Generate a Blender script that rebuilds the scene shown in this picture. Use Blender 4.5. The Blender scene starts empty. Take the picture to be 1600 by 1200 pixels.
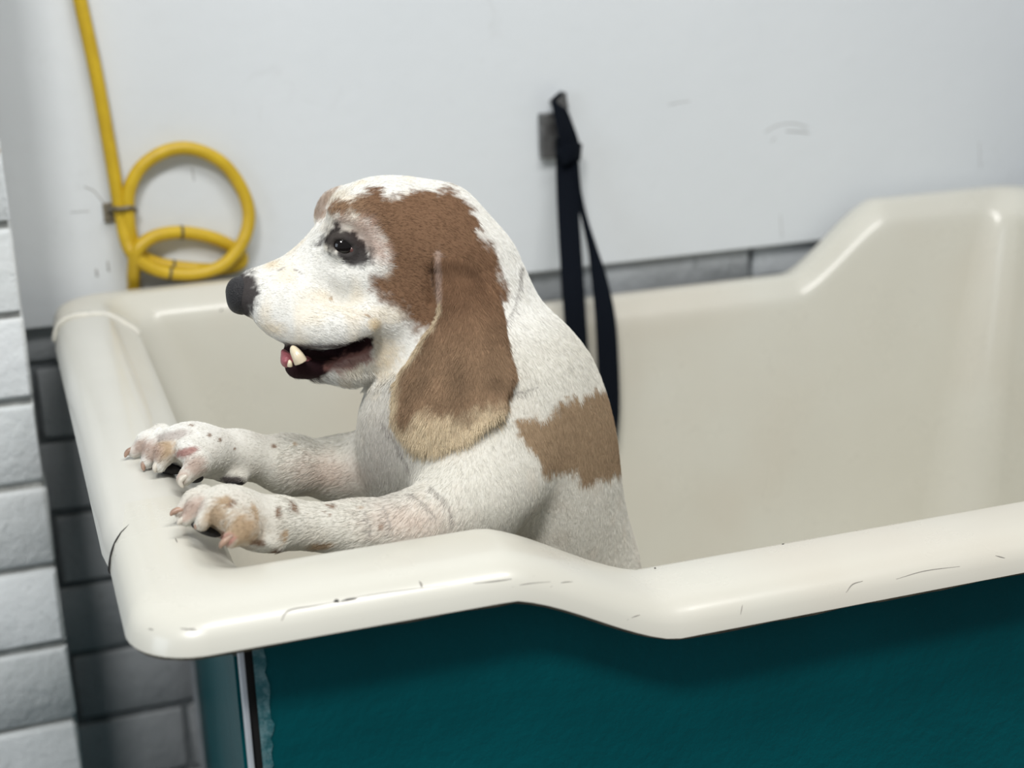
import bpy, bmesh, math, random
import numpy as np
from mathutils import Vector, Matrix

# ------------------------------------------------------------------ camera, world, lights, exposure
scene = bpy.context.scene
C = scene.collection
H = 1.4275                                   # camera height above the floor
FPX = 2450.0                                 # focal length in pixels of the 1600 x 1200 frame
R = np.array([[0.94577905, -0.12691745, 0.29898822],
              [-0.32274146, -0.2634644, 0.90907891],
              [-0.03660522, -0.95628368, -0.29014064]])   # world = R @ (right, down, forward)

cam = bpy.data.cameras.new('camera')
cam.sensor_fit = 'HORIZONTAL'; cam.sensor_width = 36.0; cam.lens = FPX / 1600 * 36.0
cam.clip_start = 0.05; cam.clip_end = 50
cam.dof.use_dof = True; cam.dof.focus_distance = 0.98; cam.dof.aperture_fstop = 5.2
camo = bpy.data.objects.new('camera', cam); C.objects.link(camo)
m = Matrix.Identity(4)
for i in range(3):
    m[i][0] = R[i, 0]; m[i][1] = -R[i, 1]; m[i][2] = -R[i, 2]
m[2][3] = H
camo.matrix_world = m
scene.camera = camo

world = bpy.data.worlds.new('room_daylight'); scene.world = world
world.use_nodes = True
bg = world.node_tree.nodes['Background']
bg.inputs[0].default_value = (0.86, 0.93, 1.0, 1); bg.inputs[1].default_value = 0.285

def area_light(name, loc, target, sx, sy, power, col):
    L = bpy.data.lights.new(name, 'AREA'); L.shape = 'RECTANGLE'; L.size = sx; L.size_y = sy
    L.energy = power; L.color = col
    o = bpy.data.objects.new(name, L); C.objects.link(o)
    o.location = loc
    o.rotation_euler = (Vector(target) - Vector(loc)).to_track_quat('-Z', 'Y').to_euler()
    return o
area_light('doorway_daylight', (-0.42, -0.25, H + 1.3), (0.4, 0.9, H - 0.4), 0.34, 0.24, 24, (1.0, 0.985, 0.955))
area_light('window_daylight', (-1.5, 0.25, H + 0.25), (0.2, 0.9, H - 0.4), 0.7, 0.8, 6.5, (0.80, 0.90, 1.0))
area_light('ceiling_light', (0.5, 0.3, H + 1.15), (0.45, 0.95, H - 0.3), 1.0, 0.25, 18, (1.0, 0.985, 0.955))

scene.view_settings.view_transform = 'Standard'; scene.view_settings.look = 'None'
scene.view_settings.exposure = -0.1; scene.view_settings.gamma = 1.0
scene.view_settings.use_curve_mapping = False

# ------------------------------------------------------------------ helpers
rng = np.random.default_rng(7)
random.seed(5)

def W(c):                                    # right/down/forward metres from the lens -> world
    c = np.asarray(c, float)
    return c @ R.T + np.array([0, 0, H])
def U(px, py, z):
    return np.array([(px - 800) * z / FPX, (py - 600) * z / FPX, z])
def on_y(px, py, Y):                         # world point on the plane y = Y
    d = R @ np.array([px - 800, py - 600, FPX]); d = d * (Y / d[1]); return Vector((d[0], d[1], d[2] + H))

def new_mat(name):
    mt = bpy.data.materials.new(name); mt.use_nodes = True
    nt = mt.node_tree; b = nt.nodes['Principled BSDF']
    return mt, nt, b
def link(nt, a, b): nt.links.new(a, b)
def coords(nt):
    return nt.nodes.new('ShaderNodeTexCoord').outputs['Object']
def noise(nt, vec, scale, detail=4, rough=0.55, dist=0.0):
    n = nt.nodes.new('ShaderNodeTexNoise'); n.inputs['Scale'].default_value = scale
    n.inputs['Detail'].default_value = detail; n.inputs['Roughness'].default_value = rough
    n.inputs['Distortion'].default_value = dist
    link(nt, vec, n.inputs['Vector']); return n.outputs['Fac']
def ramp(nt, fac, stops):
    r = nt.nodes.new('ShaderNodeValToRGB')
    el = r.color_ramp.elements
    while len(el) < len(stops): el.new(0.5)
    for e, (p, c) in zip(el, stops):
        e.position = p; e.color = (c[0], c[1], c[2], 1)
    link(nt, fac, r.inputs[0]); return r.outputs[0]
def mixc(nt, fac, a, b, mode='MIX'):
    n = nt.nodes.new('ShaderNodeMix'); n.data_type = 'RGBA'; n.blend_type = mode
    if isinstance(fac, float): n.inputs[0].default_value = fac
    else: link(nt, fac, n.inputs[0])
    for s, v in ((6, a), (7, b)):
        if isinstance(v, tuple): n.inputs[s].default_value = (*v, 1)
        else: link(nt, v, n.inputs[s])
    return n.outputs[2]
def bump(nt, b, h, strength, dist):
    n = nt.nodes.new('ShaderNodeBump'); n.inputs['Strength'].default_value = strength
    n.inputs['Distance'].default_value = dist
    link(nt, h, n.inputs['Height']); link(nt, n.outputs[0], b.inputs['Normal'])
def simple(name, col, rough=0.5, metal=0.0, var=0.0, scale=30, bmp=0.0, bscale=200, coat=0.0):
    mt, nt, b = new_mat(name)
    v = coords(nt)
    if var > 0:
        c = ramp(nt, noise(nt, v, scale), [(0.3, tuple(max(0, x * (1 - var)) for x in col)), (0.7, tuple(min(1, x * (1 + var)) for x in col))])
        link(nt, c, b.inputs['Base Color'])
    else: b.inputs['Base Color'].default_value = (*col, 1)
    b.inputs['Roughness'].default_value = rough; b.inputs['Metallic'].default_value = metal
    b.inputs['Coat Weight'].default_value = coat
    if bmp > 0: bump(nt, b, noise(nt, v, bscale), 1.0, bmp)
    return mt

def mesh_obj(name, verts, faces, mat, parent=None, smooth=True, origin=None, sharp=None):
    verts = np.asarray(verts, float)
    o0 = np.zeros(3) if origin is None else np.asarray(origin, float)
    me = bpy.data.meshes.new(name)
    me.from_pydata((verts - o0).tolist(), [], [list(map(int, f)) for f in faces])
    me.validate(); me.update()
    if smooth:
        me.polygons.foreach_set('use_smooth', np.ones(len(me.polygons), bool))
        if sharp is not None: me.set_sharp_from_angle(angle=math.radians(sharp))
    me.materials.append(mat)
    o = bpy.data.objects.new(name, me); C.objects.link(o)
    if parent is not None:
        o.parent = parent; o.location = Vector(o0) - parent.location
    else: o.location = o0
    return o
def empty(name, loc):
    o = bpy.data.objects.new(name, None); C.objects.link(o); o.location = loc; o.empty_display_size = 0.05
    return o
def tag(o, label=None, cat=None, kind=None, group=None):
    if label: o['label'] = label
    if cat: o['category'] = cat
    if kind: o['kind'] = kind
    if group: o['group'] = group
    return o
def box_vf(x0, x1, y0, y1, z0, z1, bev=0.0):
    if bev <= 0:
        v = [(x, y, z) for z in (z0, z1) for y in (y0, y1) for x in (x0, x1)]
        return v, [(0, 2, 3, 1), (4, 5, 7, 6), (0, 1, 5, 4), (2, 6, 7, 3), (0, 4, 6, 2), (1, 3, 7, 5)]
    bm = bmesh.new(); bmesh.ops.create_cube(bm, size=1.0)
    for vv in bm.verts:
        vv.co = Vector(((x0 + x1) / 2 + vv.co.x * (x1 - x0), (y0 + y1) / 2 + vv.co.y * (y1 - y0), (z0 + z1) / 2 + vv.co.z * (z1 - z0)))
    bmesh.ops.bevel(bm, geom=list(bm.edges), offset=bev, segments=2, profile=0.5, affect='EDGES')
    bm.verts.index_update()
    v = [tuple(x.co) for x in bm.verts]; f = [[q.index for q in p.verts] for p in bm.faces]; bm.free()
    return v, f
def box(name, b, mat, parent=None, bev=0.0, origin=None, smooth=False):
    v, f = box_vf(*b, bev=bev)
    return mesh_obj(name, v, f, mat, parent, smooth=smooth, origin=origin, sharp=40 if smooth else None)
def catmull(pts, n):
    pts = np.asarray(pts, float); P = np.vstack([2 * pts[0] - pts[1], pts, 2 * pts[-1] - pts[-2]])
    out = []
    for i in range(1, len(P) - 2):
        for t in np.linspace(0, 1, n, endpoint=False):
            a, b, c, d = P[i - 1], P[i], P[i + 1], P[i + 2]
            out.append(0.5 * (2 * b + (c - a) * t + (2 * a - 5 * b + 4 * c - d) * t * t + (3 * b - a - 3 * c + d) * t ** 3))
    out.append(pts[-1]); return np.array(out)
def tube_vf(path, rad, n=12, caps=True):
    path = np.asarray(path, float); rad = np.broadcast_to(np.asarray(rad, float), (len(path),))
    T = np.gradient(path, axis=0); T /= np.linalg.norm(T, axis=1)[:, None] + 1e-12
    a = np.array([0, 0, 1.0]) if abs(T[0][2]) < 0.9 else np.array([1.0, 0, 0])
    N = np.cross(T[0], a); N /= np.linalg.norm(N)
    v = []; ang = np.linspace(0, 2 * np.pi, n, endpoint=False)
    for i in range(len(path)):
        N = N - T[i] * (N @ T[i]); N /= np.linalg.norm(N); B = np.cross(T[i], N)
        v += [path[i] + rad[i] * (math.cos(q) * N + math.sin(q) * B) for q in ang]
    f = []
    for i in range(len(path) - 1):
        for j in range(n):
            k = (j + 1) % n
            f.append((i * n + j, i * n + k, (i + 1) * n + k, (i + 1) * n + j))
    if caps:
        f.append(list(range(n))[::-1]); f.append([(len(path) - 1) * n + j for j in range(n)])
    return v, f

# ------------------------------------------------------------------ materials of the setting
def m_panel():
    mt, nt, b = new_mat('painted_wall_board'); v = coords(nt)
    c = ramp(nt, noise(nt, v, 2.2, 5), [(0.3, (0.70, 0.735, 0.76)), (0.7, (0.76, 0.79, 0.815))])
    d = ramp(nt, noise(nt, v, 9, 8, 0.7, 1.5), [(0.62, (1, 1, 1)), (0.8, (0.78, 0.77, 0.75))])
    link(nt, mixc(nt, 0.5, c, d, 'MULTIPLY'), b.inputs['Base Color'])
    b.inputs['Roughness'].default_value = 0.45
    bump(nt, b, noise(nt, v, 60, 3), 0.25, 0.002); return mt
def m_brick(name, c0, c1, chip):
    mt, nt, b = new_mat(name); v = coords(nt)
    oi = nt.nodes.new('ShaderNodeObjectInfo')
    add = nt.nodes.new('ShaderNodeVectorMath'); add.operation = 'ADD'
    sc = nt.nodes.new('ShaderNodeVectorMath'); sc.operation = 'SCALE'; sc.inputs[3].default_value = 13.0
    cmb = nt.nodes.new('ShaderNodeCombineXYZ')
    for i in range(3): link(nt, oi.outputs['Random'], cmb.inputs[i])
    link(nt, cmb.outputs[0], sc.inputs[0]); link(nt, v, add.inputs[0]); link(nt, sc.outputs[0], add.inputs[1])
    vv = add.outputs[0]
    c = ramp(nt, noise(nt, vv, 14, 5), [(0.3, c0), (0.7, c1)])
    crack = ramp(nt, noise(nt, vv, 45, 6, 0.7, 2.0), [(0.60, (0, 0, 0)), (0.72, (1, 1, 1))])
    c = mixc(nt, crack, c, tuple(x * 0.72 for x in c0))
    ch = ramp(nt, noise(nt, vv, 22, 3), [(0.70, (0, 0, 0)), (0.74, (1, 1, 1))])
    c = mixc(nt, ch, c, chip)
    link(nt, c, b.inputs['Base Color']); b.inputs['Roughness'].default_value = 0.62
    bump(nt, b, noise(nt, vv, 70, 6, 0.65), 0.7, 0.0035); return mt
MAT_PANEL = m_panel()
MAT_BRICK = m_brick('white_painted_brick', (0.66, 0.69, 0.69), (0.77, 0.79, 0.79), (0.52, 0.45, 0.36))
MAT_BRICKB = m_brick('grey_painted_brick', (0.44, 0.465, 0.485), (0.51, 0.535, 0.555), (0.35, 0.36, 0.37))
MAT_MORTAR = simple('painted_mortar', (0.36, 0.36, 0.34), 0.9, var=0.25, scale=60, bmp=0.002, bscale=150)
MAT_MORTARB = simple('dark_mortar', (0.17, 0.185, 0.195), 0.9, var=0.25, scale=60, bmp=0.002, bscale=150)
MAT_FLOOR = simple('grey_concrete_floor', (0.22, 0.225, 0.23), 0.7, var=0.2, scale=6, bmp=0.002, bscale=90)

# ------------------------------------------------------------------ the room
YB = 1.49                                     # brick face of the back wall
fl = box('floor', (-3.5, 5.0, -4.5, 1.75, -0.05, 0.0), MAT_FLOOR); tag(fl, kind='structure')

def brick_mesh(name, lx, ly, lz, seed):
    rs = np.random.default_rng(seed)
    v, f = box_vf(-lx / 2, lx / 2, -ly / 2, ly / 2, -lz / 2, lz / 2, bev=0.0035)
    v = np.array(v) + rs.normal(0, 0.0007, (len(v), 3))
    me = bpy.data.meshes.new(name); me.from_pydata(v.tolist(), [], f); me.update()
    me.polygons.foreach_set('use_smooth', np.ones(len(me.polygons), bool)); me.set_sharp_from_angle(angle=math.radians(50))
    return me
def wall_bricks(parent, mat, x_edge, x_far, yface, depth, z_list, pitch, L=0.215, seed=0, dirx=1, first=(1.0, 0.5)):
    rs = np.random.default_rng(seed); cache = {}
    for r, z in enumerate(z_list):
        x = x_edge; k = 0
        while (x_far - x) * dirx > 0.012:
            l = L * first[r % 2] if k == 0 else L
            l = min(l, max(abs(x_far - x), 0.03))
            key = (round(l, 3), (r * 3 + k) % 5)
            if key not in cache:
                me = brick_mesh('brick', l - 0.007, depth, pitch - 0.0065, seed + len(cache)); me.materials.append(mat); cache[key] = me
            o = bpy.data.objects.new('brick', cache[key]); C.objects.link(o); o.parent = parent
            xc = x + dirx * l / 2
            o.location = Vector((xc, yface + depth / 2 + rs.normal(0, 0.0012), z + pitch / 2)) - parent.location
            o.rotation_euler = (0, 0, rs.normal(0, 0.004))
            x += dirx * l; k += 1

# back wall: bricks below and behind the white board
wb = box('wall_back', (-1.095, 2.35, YB + 0.004, YB + 0.2, 0.0, 2.7), MAT_MORTARB, origin=(0.9, YB + 0.1, 0)); tag(wb, kind='structure')
pb = 0.0751; zj = 0.8815
zs = [zj + pb * k for k in range(-11, 3)]
wall_bricks(wb, MAT_BRICKB, -0.20, 1.60, YB, 0.06, zs, pb, seed=11)
board = box('trim_1', (-1.095, 2.35, YB - 0.012, YB + 0.004, H - 0.357, 2.7), MAT_PANEL, bev=0.002, origin=(0.9, YB, H - 0.357)); tag(board, kind='structure')

MAT_SCUFFW = simple('grey_scuff', (0.40, 0.40, 0.39), 0.8, var=0.2, scale=80)
for pts, rad in (([(132, 292), (146, 298), (158, 312), (168, 326)], .0007), ([(1196, 206), (1215, 196), (1240, 193), (1262, 199)], .0006), ([(1228, 205), (1250, 206), (1264, 208)], .0008), ([(1045, 164), (1062, 160), (1078, 158)], .0005), ([(1205, 222), (1212, 214)], .0005),
                 ([(150, 420), (152, 432)], .0012), ([(168, 408), (170, 424)], .0010), ([(1219, 335), (1222, 372)], .0004), ([(110, 332), (140, 330)], .0005), ([(300, 262), (303, 282)], .0006), ([(1530, 222), (1532, 262)], .0004)):
    p = catmull([on_y(x, y, YB - 0.0121) for x, y in pts], 4)
    v_, f_ = tube_vf(p, rad, 6); v_ = np.array(v_); v_[:, 1] = YB - 0.012 + (v_[:, 1] - (YB - 0.012)) * 0.25
    mesh_obj('scuff_mark', v_, f_, MAT_SCUFFW, board)

# projecting brick pier at the left
YP = 1.32; XP = 0.016
wl = box('wall_left', (-1.095, XP - 0.006, YP + 0.006, YB - 0.012, 0.0, 2.7), MAT_MORTAR, origin=(-0.3, YP + 0.1, 0)); tag(wl, kind='structure')
pp = 0.0748
wall_bricks(wl, MAT_BRICK, XP, -1.10, YP, 0.10, [pp * k for k in range(0, 24)], pp, seed=40, dirx=-1, first=(1.0, 0.5))

# ------------------------------------------------------------------ tub
def m_tub():
    mt, nt, b = new_mat('cream_glazed_acrylic'); v = coords(nt)
    c = ramp(nt, noise(nt, v, 5, 4), [(0.3, (0.625, 0.607, 0.53)), (0.7, (0.665, 0.652, 0.58))])
    d = ramp(nt, noise(nt, v, 3.1, 3), [(0.52, (1, 1, 1)), (0.75, (0.93, 0.85, 0.80))])
    c = mixc(nt, 0.6, c, d, 'MULTIPLY')
    s = ramp(nt, noise(nt, v, 130, 2, 0.4), [(0.84, (1, 1, 1)), (0.87, (0.4, 0.37, 0.33))])
    c = mixc(nt, 0.7, c, s, 'MULTIPLY')
    link(nt, c, b.inputs['Base Color'])
    r = ramp(nt, noise(nt, v, 18, 6), [(0.3, (0.24,) * 3), (0.7, (0.36,) * 3)])
    link(nt, r, b.inputs['Roughness'])
    b.inputs['Coat Weight'].default_value = 0.25; b.inputs['Coat Roughness'].default_value = 0.12
    bump(nt, b, noise(nt, v, 12, 2), 0.15, 0.002); return mt
MAT_TUB = m_tub()
TX0, TX1, TY0, TY1 = 0.039, 1.085, 0.748, 1.460
ZLF, ZLB = H - 0.3835, H - 0.3800
def sm(t):
    t = np.clip(t, 0, 1); return t * t * (3 - 2 * t)
def soft_ramp(x, a, b):                       # straight slope with rounded ends
    t = (x - a) / (b - a); return np.clip(0.55 * np.clip(t, 0, 1) + 0.45 * sm(t), 0, 1)
def rim_h(x, y):
    ty = np.clip((y - TY0) / (TY1 - TY0), 0, 1)
    low = ZLF + (ZLB - ZLF) * ty
    hl = H - 0.342 + 0.020 * ty; hr = H - 0.330 + 0.021 * ty
    a = soft_ramp(x, 0.243, 0.338); b = soft_ramp(x, 0.785, 0.885)
    return low + (hl - low) * (1 - a) + (hr - low) * b
NS, NC = 110, 9
def ring(il, ir, iF, ib, rad):
    x0, x1, y0, y1 = TX0 + il, TX1 - ir, TY0 + iF, TY1 - ib
    pts = []
    def corner(cx, cy, a0):
        for k in range(NC):
            a = a0 + (k + 0.5) / NC * math.pi / 2
            pts.append((cx + rad * math.cos(a), cy + rad * math.sin(a)))
    def side(p, q, n):
        for k in range(n + 1):
            t = k / n; pts.append((p[0] + (q[0] - p[0]) * t, p[1] + (q[1] - p[1]) * t))
    side((x0 + rad, y0), (x1 - rad, y0), NS); corner(x1 - rad, y0 + rad, -math.pi / 2)
    side((x1, y0 + rad), (x1, y1 - rad), 30); corner(x1 - rad, y1 - rad, 0)
    side((x1 - rad, y1), (x0 + rad, y1), NS); corner(x0 + rad, y1 - rad, math.pi / 2)
    side((x0, y1 - rad), (x0, y0 + rad), 30); corner(x0 + rad, y0 + rad, math.pi)
    return np.array(pts)
PROF = [(0.030, -0.0200, .03), (0.010, -0.0208, .033), (0.0005, -0.0208, .036), (-0.0014, -0.0196, .039), (0.0002, -0.0125, .038), (0.0034, -0.0066, .037), (0.0082, -0.0028, .035),
        (0.014, -0.0008, .033), (0.019, 0.0, .032), (0.030, 0.0004, .028), (0.040, 0.0, .022), (0.044, -0.001, .022), (0.050, -0.005, .022),
        (0.058, -0.011, .024), (0.064, -0.0155, .026), (0.0675, -0.020, .028), (0.0695, -0.027, .03), (0.071, -0.036, .034)]
rings = []
FF, FB, FR = 1.36, 0.72, 0.85
for s, dz, rad in PROF:
    fl_ = s * FF if s <= 0.04 else 0.04 * FF + (s - 0.04)
    p = ring(s, s * FR, fl_, s * FB, rad)
    rings.append(np.column_stack([p, rim_h(p[:, 0], p[:, 1]) + dz]))
top = rings[-1]
ZB = H - 0.745
for t, ins, rad in ((0.3, 0.012, .045), (0.62, 0.025, .055), (0.86, 0.036, .06), (0.95, 0.047, .065), (0.99, 0.066, .07), (1.0, 0.095, .07)):
    p = ring(0.071 + ins * 2.2, 0.071 * FR + ins * 1.6, 0.04 * FF + 0.031 + ins * 0.8, 0.071 * FB + ins, rad)
    z = top[:, 2] + (ZB - top[:, 2]) * t
    rings.append(np.column_stack([p, z]))
n = len(rings[0]); V = np.vstack(rings); F = []
for j in range(len(rings) - 1):
    for i in range(n):
        k = (i + 1) % n
        F.append((j * n + i, (j + 1) * n + i, (j + 1) * n + k, j * n + k)[::-1])
F.append([(len(rings) - 1) * n + i for i in range(n)])
tub = empty('grooming_tub', (0.56, 1.1, H - 0.745))
tag(tub, 'cream white dog grooming tub with dipped glossy rim, the dog inside it', 'tub')
basin = mesh_obj('basin', V, F, MAT_TUB, tub, smooth=True)
bm = bmesh.new(); bm.from_mesh(basin.data); bmesh.ops.recalc_face_normals(bm, faces=bm.faces)
bm.faces.ensure_lookup_table()
bmf = max(bm.faces, key=lambda q: len(q.verts))
if bmf.normal.z < 0: bmesh.ops.reverse_faces(bm, faces=bm.faces)
bm.to_mesh(basin.data); bm.free()
basin.data.set_sharp_from_angle(angle=math.radians(42))

MAT_EDGE = simple('dirty_resin_edge', (0.20, 0.165, 0.11), 0.8, var=0.4, scale=80, bmp=0.002, bscale=200)
# chipped brown underside of the rim
rv = []
for s, dz in ((0.0012, -0.0202), (0.0008, -0.0220), (0.016, -0.0226), (0.030, -0.0212)):
    p = ring(s, s, s, s, .034)
    jit = np.convolve(rng.normal(0, 0.0006, len(p) + 8), np.ones(3) / 3, 'same')[4:4 + len(p)]
    rv.append(np.column_stack([p, rim_h(p[:, 0], p[:, 1]) + dz + (jit if dz == -0.0220 else 0)]))
F2 = [(j * n + i, j * n + (i + 1) % n, (j + 1) * n + (i + 1) % n, (j + 1) * n + i) for j in range(3) for i in range(n)]
re_ = mesh_obj('raw_edge', np.vstack(rv), F2, MAT_EDGE, tub); re_['label'] = 'dirty brown raw edge under the rim'

# the separate cap over the middle of the left rim, and the bead of sealant across its far end
def left_prof(off, y):
    q = []
    for s, dz, _ in PROF[2:16]:
        q.append((TX0 + s, rim_h(TX0 + s, y) + dz))
    q = np.array(q, float); t = np.gradient(q, axis=0); t /= np.linalg.norm(t, axis=1)[:, None]
    nn = np.column_stack([-t[:, 1], t[:, 0]]); nn[nn[:, 1] < 0] *= 1
    return q + nn * off
def cap_front(k):                              # the near end of the cap is cut on a curve
    return 0.873 + 0.020 * min(1, max(0, (k - 1) / 4.0)) ** 1.4
ys = np.linspace(0, 1, 22); vv = []; npf = len(PROF[2:16])
for t in ys:
    for k in range(npf):
        y = cap_front(k) * (1 - t) + (1.372) * t
        off = 0.0022 if 0.0 < t < 1.0 else 0.0
        if k > 9: off *= 0.5
        if k > 4: off = off * float(sm(t / 0.35)) - 0.0009 * (1 - float(sm(t / 0.12)))
        p = left_prof(off + 0.0002, y)[k]; vv.append((p[0], y, p[1]))
ff = [(i * npf + k, (i + 1) * npf + k, (i + 1) * npf + k + 1, i * npf + k + 1) for i in range(len(ys) - 1) for k in range(npf - 1)]
vv = np.array(vv)
vv[:npf, 1] += 0.0006; vv[-npf:, 1] -= 0.0006
MAT_CAP = simple('greyed_rim_cap', (0.628, 0.617, 0.56), 0.3, var=0.04, scale=8, coat=0.2)
cap = mesh_obj('rim_cap', vv, ff, MAT_CAP, tub, smooth=True, sharp=50)
cp = np.array([(left_prof(0.0012, 1.378 - 0.0015 * k)[k][0], 1.378 - 0.0015 * k, left_prof(0.0012, 1.378)[k][1]) for k in range(npf)])
v_, f_ = tube_vf(catmull(cp, 4), 0.0022, 8)
MAT_SEAL = simple('cream_sealant', (0.72, 0.70, 0.63), 0.4, var=0.12, scale=60)
mesh_obj('sealant_bead', v_, f_, MAT_SEAL, tub)
cp = np.array([(left_prof(0.0, 0.8715)[k][0], cap_front(k) - 0.001, left_prof(0.0004, 0.87)[k][1]) for k in range(0, 6)])
v_, f_ = tube_vf(catmull(cp, 4), np.linspace(0.0016, 0.0002, 21), 6)
MAT_DARK = simple('black_gap', (0.012, 0.011, 0.010), 0.8)
mesh_obj('seam_crack', v_, f_, MAT_DARK, tub)

# scratches and chips on the rim
from mathutils.bvhtree import BVHTree
bv = BVHTree.FromPolygons([tuple(v) for v in V.tolist()], F)
def lens_hit(tree, px, py):
    d = R @ np.array([px - 800, py - 600, FPX]); h = tree.ray_cast(Vector((0, 0, H)), Vector(d).normalized())
    return None if h[0] is None else np.array(h[0])
MAT_SCRATCH = simple('grey_scratch', (0.30, 0.28, 0.25), 0.7)
MAT_CHIP = simple('dark_chip', (0.06, 0.055, 0.05), 0.8)
def scratch(pts, rad, mat, name='scratch'):
    q = [lens_hit(bv, *p) for p in pts]; q = [p for p in q if p is not None]
    if len(q) < 2: return
    p = catmull(q, 5); t = np.linspace(0, 1, len(p))
    v_, f_ = tube_vf(p, rad * (0.35 + 0.65 * np.sin(np.pi * np.clip(t, .02, .98))), 5); mesh_obj(name, v_, f_, mat, tub)
for pts, rad in (([(440, 970), (446, 958), (458, 952), (490, 947), (523, 941)], .00045), ([(540, 936), (590, 928), (650, 920), (700, 914)], .0003), ([(655, 908), (658, 913), (659, 918)], .0006), ([(740, 912), (790, 906), (835, 900)], .00035), ([(800, 917), (825, 912), (860, 909)], .0003),
                 ([(860, 917), (880, 910), (895, 909)], .0003), ([(980, 969), (992, 963), (1000, 961)], .0003), ([(1322, 926), (1332, 913), (1348, 908)], .00035), ([(1157, 960), (1160, 945)], .0003), ([(1555, 868), (1570, 872)], .0004), ([(232, 982), (240, 984)], .0004), ([(282, 982), (308, 985)], .0005), ([(290, 984), (305, 982)], .0004),
                 ([(145, 620), (150, 616)], .0005), ([(274, 841), (277, 848)], .0005), ([(1400, 905), (1445, 892), (1500, 885)], .0003)):
    scratch(pts, rad, MAT_SCRATCH)
for pts, rad in (([(522, 941), (526, 939), (530, 941)], .0011), ([(532, 940), (545, 937), (558, 935)], .0007), ([(1022, 888), (1025, 888)], .0007), ([(1222, 851), (1225, 850)], .0006), ([(345, 484), (347, 485)], .0016)):
    scratch(pts, rad, MAT_CHIP, 'chip')

# ------------------------------------------------------------------ teal cabinet under the tub
def m_teal(name, base, light):
    mt, nt, b = new_mat(name); v = coords(nt)
    c = ramp(nt, noise(nt, v, 7, 6), [(0.3, tuple(x * 0.85 for x in base)), (0.7, tuple(x * 1.12 for x in base))])
    sp = ramp(nt, noise(nt, v, 260, 2, 0.5), [(0.74, (0, 0, 0)), (0.80, (1, 1, 1))])
    c = mixc(nt, sp, c, light)
    link(nt, c, b.inputs['Base Color']); b.inputs['Roughness'].default_value = 0.4; b.inputs['Specular IOR Level'].default_value = 0.12
    bump(nt, b, noise(nt, v, 95, 5, 0.6), 0.5, 0.0022); return mt
MAT_TEAL = m_teal('teal_gloss_paint', (0.0008, 0.094, 0.108), (0.003, 0.13, 0.145))
def m_scuff():
    mt, nt, b = new_mat('scuffed_teal_edge'); v = coords(nt)
    f = ramp(nt, noise(nt, v, 120, 8, 0.75), [(0.42, (0.02, 0.14, 0.16)), (0.6, (0.16, 0.30, 0.32))])
    link(nt, f, b.inputs['Base Color']); b.inputs['Roughness'].default_value = 0.5
    bump(nt, b, noise(nt, v, 200, 5), 0.6, 0.002); return mt
MAT_SCUFF = m_scuff()
MAT_ALU = simple('white_metal_trim', (0.78, 0.82, 0.86), 0.3, metal=0.3, var=0.06)
MAT_GREYTRIM = simple('grey_pipe_paint', (0.42, 0.45, 0.48), 0.45, var=0.12, scale=30)
CX, CY = 0.0965, 0.778
ZT = H - 0.402
cab = empty('tub_cabinet', (0.56, 1.12, 0.0))
tag(cab, 'dark teal painted cabinet that carries the tub, white strip on its corner', 'cabinet')
# front panel follows the dipped rim
xs = np.linspace(CX + 0.006, 1.05, 90)
v_ = []
for y in (CY, CY + 0.018):
    for z in (0, 1):
        v_ += [(x, y, (rim_h(x, TY0) - 0.028 if z else 0.0)) for x in xs]
N_ = len(xs); f_ = []
def strip(a, b):
    return [(a * N_ + i, a * N_ + i + 1, b * N_ + i + 1, b * N_ + i) for i in range(N_ - 1)]
f_ += strip(0, 1) + strip(3, 2) + strip(1, 3) + strip(2, 0)
f_ += [(0, N_, 3 * N_, 2 * N_), (N_ - 1, 3 * N_ - 1, 4 * N_ - 1, 2 * N_ - 1)]
mesh_obj('front_panel', v_, f_, MAT_TEAL, cab, smooth=False)
# side panel runs back to the wall, a little inward
def slab(name, p, q, th, z0, z1, mat):
    p = np.array(p); q = np.array(q); d = (q - p) / np.linalg.norm(q - p); nn = np.array([-d[1], d[0]]) * th
    b4 = [p, q, q - nn, p - nn]
    zt = (z1[0], z1[1], z1[1], z1[0]) if isinstance(z1, tuple) else (z1,) * 4
    v = [(a[0], a[1], z0) for a in b4] + [(a[0], a[1], t) for a, t in zip(b4, zt)]
    return mesh_obj(name, v, [(3, 2, 1, 0), (4, 5, 6, 7), (0, 1, 5, 4), (1, 2, 6, 5), (2, 3, 7, 6), (3, 0, 4, 7)], mat, cab, smooth=False)
slab('side_panel', (CX - 0.003, CY + 0.012), (0.1335, 1.462), 0.010, 0.0, (H - 0.386, H - 0.64), MAT_TEAL)
slab('back_batten', (0.1285, 1.455), (0.1335, 1.476), 0.02, 0.0, H - 0.62, MAT_GREYTRIM)
box('side_panel', (1.035, 1.05, CY + 0.02, 1.46, 0, H - 0.40), MAT_TEAL, cab)
box('corner_trim', (CX - 0.0018, CX + 0.0012, CY - 0.0015, CY + 0.006, 0.0, H - 0.372), MAT_ALU, cab, bev=0.0008)
box('shadow_gap', (CX + 0.0013, CX + 0.006, CY + 0.002, CY + 0.014, 0.0, H - 0.372), MAT_DARK, cab)
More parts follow.
